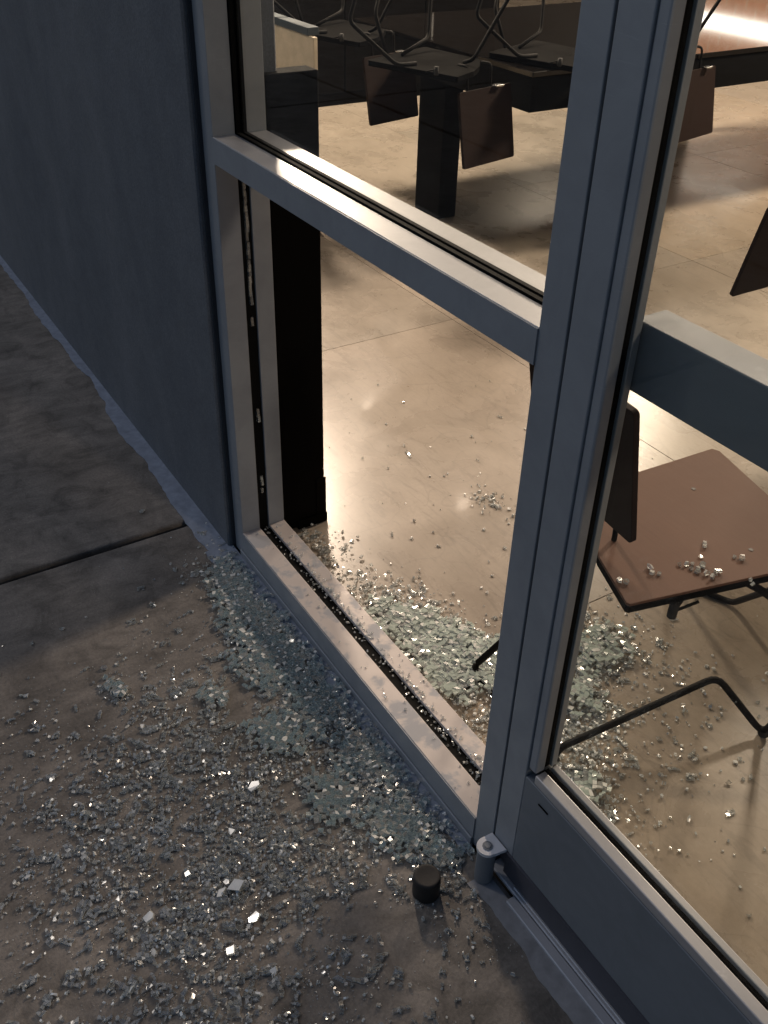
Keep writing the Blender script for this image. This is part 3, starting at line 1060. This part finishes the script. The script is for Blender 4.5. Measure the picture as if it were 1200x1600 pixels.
# --- crazed sheets that fell in one piece: cells still side by side, sagging over the ground
def sheet(cx, cy, a, b, ang, seed, mat_w, z0=0.001, cell=0.0105, wave=0.004, gap=0.07, ok=None, face=None):
    r = random.Random(seed)
    ca, sa = math.cos(ang), math.sin(ang)
    nx, ny = int(2 * a / cell) + 2, int(2 * b / cell) + 2
    grid = {}
    for i in range(nx + 1):
        for j in range(ny + 1):
            grid[i, j] = ((i - nx / 2) * cell + r.uniform(-.36, .36) * cell, (j - ny / 2) * cell + r.uniform(-.36, .36) * cell)
    V, F, MI = [], [], []

    def H(u, v):
        return wave * (1.1 + noise.noise(Vector((u * 22 + seed, v * 22, 0))) + .5 * noise.noise(Vector((u * 60, v * 60 + seed, 1))))
    for i in range(nx):
        for j in range(ny):
            q = [grid[i, j], grid[i + 1, j], grid[i + 1, j + 1], grid[i, j + 1]]
            mu, mv = sum(p[0] for p in q) / 4, sum(p[1] for p in q) / 4
            rr = math.hypot(mu / a, mv / b)
            rim = 0.80 + 0.55 * noise.noise(Vector((mu * 38, mv * 38, seed))) + 0.35 * noise.noise(Vector((mu * 110, mv * 110, seed)))
            if rr > rim + 0.25: continue
            if r.random() < 0.04 + 0.75 * max(0.0, rr - rim + 0.2) / 0.45: continue
            dz = r.gauss(0, 0.0007); q_ = 0.045 + 0.16 * max(0, rr - .5); tx, ty = r.gauss(0, q_), r.gauss(0, q_)
            X_, Y_ = cx + mu * ca - mv * sa, cy + mu * sa + mv * ca
            if ok and not ok(X_, Y_): continue
            base = len(V)
            for lvl in (0, 1):
                for (u, v) in q:
                    u2, v2 = mu + (u - mu) * (1 - gap), mv + (v - mv) * (1 - gap)
                    h = H(mu, mv) + (u2 - mu) * tx + (v2 - mv) * ty + dz + lvl * 0.0045
                    V.append((cx + u2 * ca - v2 * sa, cy + u2 * sa + v2 * ca, max(z0, z0 + h)))
            F += [tuple(base + t for t in f) for f in ((3, 2, 1, 0), (4, 5, 6, 7), (0, 1, 5, 4), (1, 2, 6, 5), (2, 3, 7, 6), (3, 0, 4, 7))]
            mi = r.choices((0, 1, 2), mat_w)[0]
            MI += [mi, mi, 3, 3, 3, 3]
    me = bpy.data.meshes.new('cracked_glass_sheet')
    me.from_pydata(V, [], F)
    for m in (face or M['teal'], M['clear_b'], M['frost_glint'], M['edge']): me.materials.append(m)
    me.polygons.foreach_set('material_index', MI)
    me.update()
    # give the object its own base point
    o = link('cracked_glass_sheet', me)
    me.transform(Matrix.Translation((-cx, -cy, 0)))
    o.location = (cx, cy, 0)
    return o


OUT = [(-1.70, 0.655, .075, .045, -.2, 'cracked glass sheet lying against the wall corner at the far end of the sill'),
       (-1.56, 0.645, .095, .060, .1, 'cracked glass sheet second from the wall corner, flat along the sill'),
       (-1.40, 0.625, .090, .070, .3, 'broad cracked glass sheet third from the wall corner along the sill'),
       (-1.25, 0.655, .085, .050, -.1, 'cracked glass sheet pressed against the middle of the sill'),
       (-1.21, 0.545, .060, .045, .6, 'cracked glass sheet a hand away from the middle of the sill'),
       (-1.07, 0.660, .080, .045, .1, 'cracked glass sheet against the sill nearer the door'),
       (-1.02, 0.560, .060, .040, -.5, 'cracked glass sheet out from the sill, left of the black cap'),
       (-0.91, 0.640, .070, .050, .2, 'cracked glass sheet between the sill end and the black cap'),
       (-0.815, 0.672, .040, .026, .4, 'small cracked glass sheet at the foot of the mullion'),
       (-1.37, 0.47, .045, .030, .2, 'small cracked glass sheet apart from the others on bare concrete'),
       (-1.50, 0.30, .035, .018, .5, 'smallest cracked glass patch, alone on the dark concrete at left')]
for i, (x, y, a, b, an, lab) in enumerate(OUT):
    o = sheet(x, y, a * (1.25 if i < 9 else 1), b * (1.3 if i < 9 else 1), an, 40 + i, (.58, .35, .07), cell=0.0075, wave=0.0035, ok=lambda X_, Y_: Y_ < 0.722)
    tag(o, label=lab, cat='glass sheet', group='cracked glass sheets on the pavement')
INS = [(-1.37, 0.925, .080, .040, .2, 'cracked glass sheet just inside the sill, furthest from the mullion'),
       (-1.26, 0.985, .085, .055, .35, 'broad pale green cracked sheet in the middle of the indoor pile'),
       (-1.14, 1.02, .080, .050, .2, 'cracked glass sheet in the indoor pile next to the mullion'),
       (-1.17, 0.92, .070, .035, .1, 'cracked glass sheet low in the indoor pile by the sill'),
       (-1.07, 1.27, .055, .070, .1, 'cracked glass sheet seen through the door below the chair seat'),
       (-0.99, 1.13, .055, .045, .5, 'cracked glass sheet with ragged rim seen through the door behind the stile'),
       (-1.33, 0.99, .075, .035, .4, 'cracked glass sheet on the curved back edge of the indoor pile, left part'),
       (-1.19, 1.05, .075, .035, .5, 'cracked glass sheet on the curved back edge of the indoor pile, right part'),
       (-1.23, 0.935, .075, .045, .2, 'cracked glass sheet slumped over the others in the middle of the indoor pile'),
       (-1.08, 1.06, .060, .050, .5, 'cracked glass sheet of the indoor pile hidden partly by the mullion'),
       (-0.79, 0.985, .040, .026, .9, 'small round cracked glass sheet inside the door at the lower left corner')]
for i, (x, y, a, b, an, lab) in enumerate(INS):
    o = sheet(x, y, a * 1.3, b * 1.35, an, 140 + i, (.72, .22, .06), cell=0.0085, wave=0.009, gap=0.04, ok=ok_in, face=M['pale'])
    tag(o, label=lab, cat='glass sheet', group='cracked glass sheets on the indoor floor')

# ------------------------------------------------------------------ lit lamps in the room
E_ON = m_emit('lit_lamp', (1.0, 0.80, 0.58), 7)
lampm = None


def downlight(x, y, power, label, z=2.999, rad=0.22):
    L = empty('ceiling_lamp', (x, y, z), label=label, cat='ceiling lamp', group='lit ceiling lamps in the room')
    bm = bmesh.new(); disc_cyl(bm, x, y, z - 0.03, z - 0.001, rad + .03, 28)
    finish(bm, 'trim', M['steel'], L)
    bm = bmesh.new(); disc_cyl(bm, x, y, z - 0.034, z - 0.0305, rad, 28)
    finish(bm, 'bulb', E_ON, L)
    ld = bpy.data.lights.new('lamp_light', 'POINT')
    ld.energy = power
    ld.color = (1.0, 0.80, 0.62)
    ld.shadow_soft_size = rad
    lo = bpy.data.objects.new('lamp_light', ld)
    C.objects.link(lo)
    lo.parent = L
    lo.location = (0, 0, -0.05 - rad)


LAMPS = [(-2.4, 5.2, 640, .22), (-5.6, 6.6, 90, .22), (-7.8, 7.0, 60, .22), (-0.75, 3.1, 9, .05), (-5.35, 2.5, 580, .22), (-4.8, 5.3, 230, .22), (-5.0, 1.15, 110, .22), (3.4, 2.0, 165, .22),
         (-6.63, 4.08, 22, .06), (-4.94, 3.94, 16, .05), (-8.84, 5.22, 30, .06)]
for i, (x, y, p, rr) in enumerate(LAMPS):
    downlight(x, y, p, 'round recessed lamp lit warm in the dark ceiling of the room', rad=rr)

wl = empty('wall_lamp', (-6.9, 8.36, 1.49), label='long white strip lamp glowing on the brick wall, mirrored in the table', cat='wall lamp')
for k in range(5):
    box('diffuser', m_emit('strip_diffuser', (1.0, 0.93, 0.82), 6) if k == 0 else bpy.data.materials['strip_diffuser'], -7.7 + k * .3 + .006, -7.4 + k * .3 - .006, 8.33, 8.385, 1.43, 1.55, wl, 0.004)
